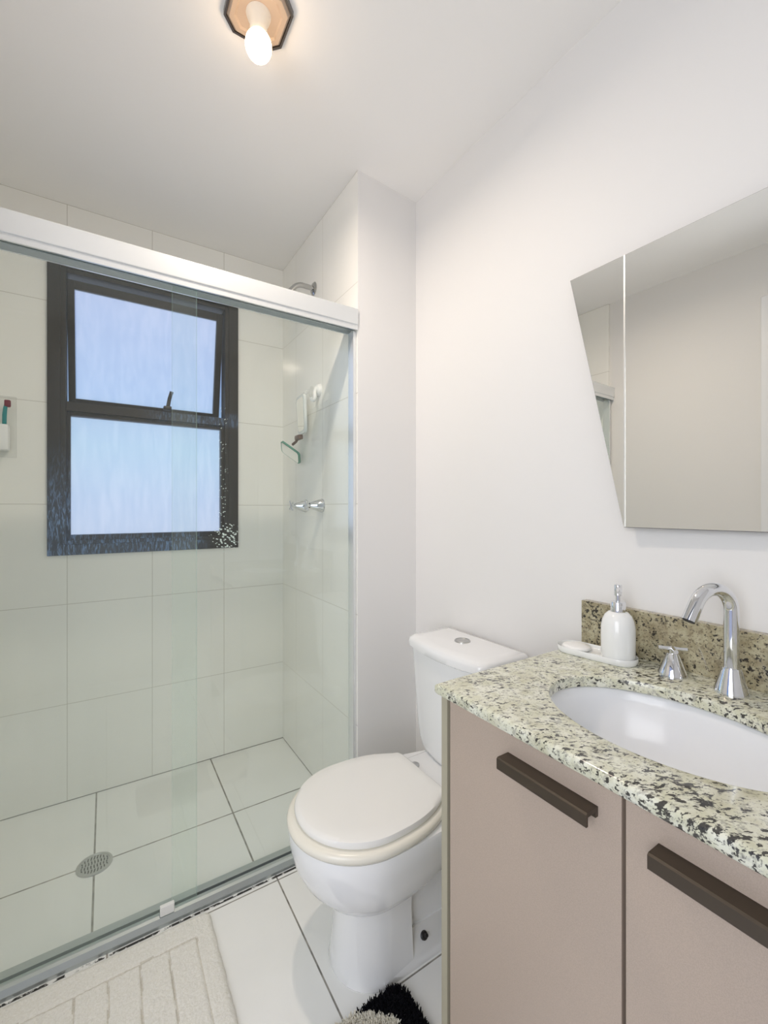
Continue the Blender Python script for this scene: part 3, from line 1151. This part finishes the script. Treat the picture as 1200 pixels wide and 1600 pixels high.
ux, uy = math.cos(ta), math.sin(ta)
sx_, sy_ = tx - ux * 0.044, ty - uy * 0.044
bm = bmesh.new()
add_lathe(bm, [(0.0, 0.0), (0.026, 0.0), (0.0305, 0.003), (0.031, 0.006), (0.029, 0.0090), (0.018, 0.0105), (0.0, 0.011)], (sx_, sy_, ZK + 0.0062), (0, 0, 1), 36)
sb = obj('soap_bar', bm, M['soap'], None, 50)
tag(sb, 'flat round white soap on the left end of the tray', 'soap')

bx_, by_ = tx + ux * 0.047, ty + uy * 0.047
dsp = thing('soap_dispenser', (bx_, by_, ZK + 0.0062), 'white ceramic soap dispenser bottle with a chrome pump', 'soap dispenser')
zb = ZK + 0.0062
bm = bmesh.new()
add_lathe(bm, [(0.0, 0.0), (0.030, 0.0), (0.0325, 0.002), (0.0335, 0.010), (0.0340, 0.050), (0.0335, 0.072), (0.031, 0.085), (0.026, 0.096), (0.019, 0.1025), (0.014, 0.104), (0.0, 0.104)],
          (bx_, by_, zb), (0, 0, 1), 44)
obj('bottle', bm, M['white_ceramic'], dsp, 50)
bm = bmesh.new()
add_lathe(bm, [(0.0, 0.104), (0.0150, 0.104), (0.0150, 0.124), (0.0142, 0.125), (0.0, 0.125)], (bx_, by_, zb), (0, 0, 1), 32)
obj('collar', bm, M['chrome'], dsp, 40)
bm = bmesh.new()
add_lathe(bm, [(0.0, 0.125), (0.0048, 0.125), (0.0048, 0.138), (0.0078, 0.138), (0.0078, 0.160), (0.0070, 0.1615), (0.0, 0.1615)], (bx_, by_, zb), (0, 0, 1), 28)
add_tube(bm, [(bx_, by_, zb + 0.153), (bx_ - 0.019, by_ - 0.012, zb + 0.153), (bx_ - 0.026, by_ - 0.0165, zb + 0.149)], [0.005, 0.0045, 0.004], 12)
obj('pump_head', bm, M['chrome'], dsp, 40)

# ------------------------------------------------------------------ wall mirror
wm = thing('wall_mirror', (1.0, 0.30, 1.42), 'large frameless trapezoid mirror above the granite counter', 'mirror')
MX = 0.999
ya, yb_, yc, yd = 0.669, 0.5355, 0.0645, -0.069
z0m, z1m = 1.1075, 1.728
bm = bmesh.new()
add_prism(bm, [(ya, z1m), (yb_, z0m), (yc, z0m), (yd, z1m)], MX + 0.0012, MX + 0.006, 'YZ')
obj('backing', bm, M['mirror_edge'], wm)
bm = bmesh.new()
add_box(bm, (MX + 0.006, 0.15, 1.2), (XR, 0.45, 1.63))
obj('wall_bracket', bm, M['mirror_edge'], wm)
bm = bmesh.new()
add_prism(bm, [(yb_ - 0.0035, z0m + 0.001), (yc + 0.0035, z0m + 0.001), (yc + 0.0035, z1m - 0.001), (yb_ - 0.0035, z1m - 0.001)], MX, MX + 0.001, 'YZ')
obj('main_glass', bm, M['mirror'], wm)
for (yo, yi) in ((ya, yb_), (yd, yc)):
    s = 1 if yo > yi else -1
    bm = bmesh.new()
    fr = [(MX, yi, z0m + 0.001), (MX, yi, z1m - 0.001), (MX + 0.0006, yo - s * 0.0012, z1m - 0.001)]
    bk = [(MX + 0.0011, p[1], p[2]) for p in fr]
    add_loft(bm, [fr, bk])
    obj('side_glass', bm, M['mirror'], wm)
    bm = bmesh.new()
    add_box(bm, (MX - 0.0008, min(yi, yi - s * 0.0035), z0m + 0.001), (MX + 0.001, max(yi, yi - s * 0.0035), z1m - 0.001))
    obj('bevel_strip', bm, M['mirror_bevel'], wm)

wm.rotation_euler = (0, 0, math.radians(1.4))      # hangs a little off the wall at its far end

# ------------------------------------------------------------------ ceiling light
lx, ly = 0.309, 1.038
cl = thing('ceiling_light', (lx, ly, ZC), 'octagonal ceiling lamp base with one bare lit bulb', 'ceiling light')


def octagon(h, c):
    p = []
    for sx1, sy1, first in ((1, 1, 0), (-1, 1, 1), (-1, -1, 0), (1, -1, 1)):
        a = (lx + sx1 * h, ly + sy1 * (h - c))
        b = (lx + sx1 * (h - c), ly + sy1 * h)
        p += [a, b] if first == 0 else [b, a]
    return p


bm = bmesh.new()
add_loft(bm, [[(x, y, z) for x, y in octagon(h, 0.028 * h / 0.07)] for z, h in ((ZC, 0.066), (ZC - 0.010, 0.0655), (ZC - 0.016, 0.060), (ZC - 0.016, 0.050), (ZC - 0.012, 0.046))])
obj('lamp_plate', bm, M['lamp_plate'], cl)
bm = bmesh.new()
add_loft(bm, [[(x, y, z) for x, y in octagon(h, 0.028 * h / 0.07)] for z, h in ((ZC, 0.0665), (ZC, 0.0715), (ZC - 0.013, 0.0715), (ZC - 0.013, 0.0665), (ZC, 0.0665))], False, False)
bmesh.ops.remove_doubles(bm, verts=bm.verts, dist=1e-6)
obj('lamp_rim', bm, M['lamp_rim'], cl)
bm = bmesh.new()
add_lathe(bm, [(0.0, -0.010), (0.030, -0.010), (0.026, -0.022), (0.0205, -0.030), (0.020, -0.060), (0.0, -0.060)], (lx, ly, ZC), (0, 0, 1), 32)
obj('lamp_socket', bm, M['lamp_socket'], cl, 40)
bm = bmesh.new()
prof = [(0.0, -0.056), (0.018, -0.056)]
for k in range(0, 17):
    a = math.radians(-48 + 138 * k / 16)
    prof.append((0.031 * math.cos(a), -0.086 - 0.033 * math.sin(a)))
add_lathe(bm, prof, (lx, ly, ZC), (0, 0, 1), 36)
obj('bulb', bm, M['bulb_glow'], cl, 60)
pl = bpy.data.lights.new('bulb_light', 'AREA')      # an LED bulb throws its light downwards
pl.shape = 'DISK'
pl.size = 0.055
pl.energy = BULB_W
pl.color = (1.0, 0.86, 0.72)
plo = bpy.data.objects.new('bulb_light', pl)
COL.objects.link(plo)
plo.location = (lx, ly, ZC - 0.122)

# ------------------------------------------------------------------ bath mat by the shower
bmx0, bmx1, bmy0, bmy1 = -0.36, 0.249, 0.86, 1.308
NX, NY = 200, 150
bm = bmesh.new()
grid = []


def mat_height(x, y):
    e = min(x - bmx0, bmx1 - x, bmy1 - y, y - bmy0)
    edge = min(1.0, max(0.0, e / 0.012))
    h = 0.004 + 0.009 * math.sqrt(edge)
    wob = 0.004 * noise.noise(Vector((x * 9, y * 9, 0)))
    g = 0.0
    # band groove along the shower edge, then ribs running away from it
    yb2 = bmy1 - 0.068 + wob * 1.4
    d = abs(y - yb2)
    if x < bmx1 - 0.045:
        g = max(g, 1 - d / 0.0045)
    if y < yb2:
        for k in range(9):
            xx = bmx1 - 0.047 - k * 0.0655 + 0.003 * noise.noise(Vector((k * 3.1, y * 14, 1)))
            g = max(g, (1 - abs(x - xx) / 0.004) * (1.0 if k < 5 else 0.7))
    g = max(0.0, g)
    broken = 0.8 + 0.3 * noise.noise(Vector((x * 40, y * 40, 3)))
    h -= 0.005 * g * broken
    h += 0.0016 * noise.noise(Vector((x * 160, y * 160, 5))) + 0.001 * noise.noise(Vector((x * 60, y * 60, 9)))
    return max(0.002, h), g * broken


cgs = {}
for i in range(NX + 1):
    row = []
    for j in range(NY + 1):
        x = bmx0 + (bmx1 - bmx0) * i / NX
        y = bmy0 + (bmy1 - bmy0) * j / NY
        h, g = mat_height(x, y)
        ex = 0.0
        # soft, slightly uneven outline with rounded corners
        cxr, cyr = bmx1 - 0.02, bmy1 - 0.02
        px_, py_ = x, y
        if x > cxr and y > cyr:
            vx, vy = x - cxr, y - cyr
            mlen = max(vx, vy)
            ll = math.hypot(vx, vy) or 1
            px_, py_ = cxr + vx / ll * mlen, cyr + vy / ll * mlen
        px_ += 0.0025 * noise.noise(Vector((y * 30, 2, 0))) if i == NX else 0
        py_ += 0.0025 * noise.noise(Vector((x * 30, 7, 0))) if j == NY else 0
        v = bm.verts.new((px_, py_, h))
        row.append((v, g))
    grid.append(row)
for i in range(NX):
    for j in range(NY):
        q = (grid[i][j], grid[i + 1][j], grid[i + 1][j + 1], grid[i][j + 1])
        f = bm.faces.new([a[0] for a in q])
        f.material_index = 1 if sum(a[1] for a in q) / 4 > 0.38 else 0
border = [grid[i][0][0] for i in range(NX + 1)] + [grid[NX][j][0] for j in range(1, NY + 1)] + \
         [grid[i][NY][0] for i in range(NX - 1, -1, -1)] + [grid[0][j][0] for j in range(NY - 1, 0, -1)]
low = [bm.verts.new((v.co.x, v.co.y, 0.0005)) for v in border]
nb = len(border)
for k in range(nb):
    k2 = (k + 1) % nb
    bm.faces.new((border[k], low[k], low[k2], border[k2]))
bm.faces.new(low)
bmat_o = obj('bath_mat', bm, [M['mat_cream'], M['mat_groove']], None, 60)
tag(bmat_o, 'cream tufted bath mat with stitched channels along the shower track', 'bath mat')

# ------------------------------------------------------------------ shaggy rug in front of the vanity
rx0, rx1, ry0, ry1 = 0.10, 0.598, 0.645, 0.858
rug = thing('shaggy_rug', (0.35, 0.62, 0.0), 'black shaggy rug with cream patches at the foot of the vanity', 'rug')
bm = bmesh.new()
out = []
for cx_, cy_, a0 in ((rx1 - 0.03, ry1 - 0.03, 0), (rx0 + 0.03, ry1 - 0.03, 90), (rx0 + 0.03, ry0 + 0.03, 180), (rx1 - 0.03, ry0 + 0.03, 270)):
    for k in range(7):
        a = math.radians(a0 + 15 * k)
        out.append((cx_ + 0.03 * math.cos(a), cy_ + 0.03 * math.sin(a)))
add_prism(bm, out, 0.0005, 0.006)
obj('rug_backing', bm, M['pile_black'], rug)


def inside_rug(x, y):
    dx = max(rx0 + 0.03 - x, 0, x - (rx1 - 0.03))
    dy = max(ry0 + 0.03 - y, 0, y - (ry1 - 0.03))
    return math.hypot(dx, dy) < 0.03


def cream_here(x, y):
    b = 0.022 * noise.noise(Vector((x * 55, y * 55, 0)))
    # the cream figure runs in from the left, leaving the far right corner black
    return x + b < 0.475 + (0.86 - y) * 1.25 and x < 0.545


bmb, bmc = bmesh.new(), bmesh.new()


def tuft(bm, x, y, big):
    h = random.uniform(0.010, 0.015)
    for _ in range(3):
        a = random.uniform(0, 2 * math.pi)
        ln = random.uniform(0.002, 0.006)
        w = random.uniform(0.0011, 0.0018)
        b0 = Vector((x + random.uniform(-.002, .002), y + random.uniform(-.002, .002), 0.005))
        tip = b0 + Vector((math.cos(a) * ln, math.sin(a) * ln, h))
        s = Vector((-math.sin(a), math.cos(a), 0)) * w
        mid = b0.lerp(tip, 0.55) + Vector((0, 0, 0.003))
        t2 = Vector((math.cos(a), math.sin(a), 0.4)) * w
        r = []
        for p, f in ((b0, 1.2), (mid, 1.1), (tip, 0.6)):
            r.append([p + s * f, p + t2 * f, p - s * f, p - t2 * f])
        add_loft(bm, r)


step = 0.0040
yy = 0.70
while yy < ry1:
    xx = 0.38
    while xx < rx1:
        x = xx + random.uniform(-.002, .002)
        y = yy + random.uniform(-.002, .002)
        if inside_rug(x, y):
            tuft(bmc if cream_here(x, y) else bmb, x, y, 1)
        xx += step
    yy += step
tag(obj('black_pile', bmb, M['pile_black'], rug), kind='stuff')
tag(obj('cream_pile', bmc, M['pile_cream'], rug), 'cream patch of pile', kind='stuff')
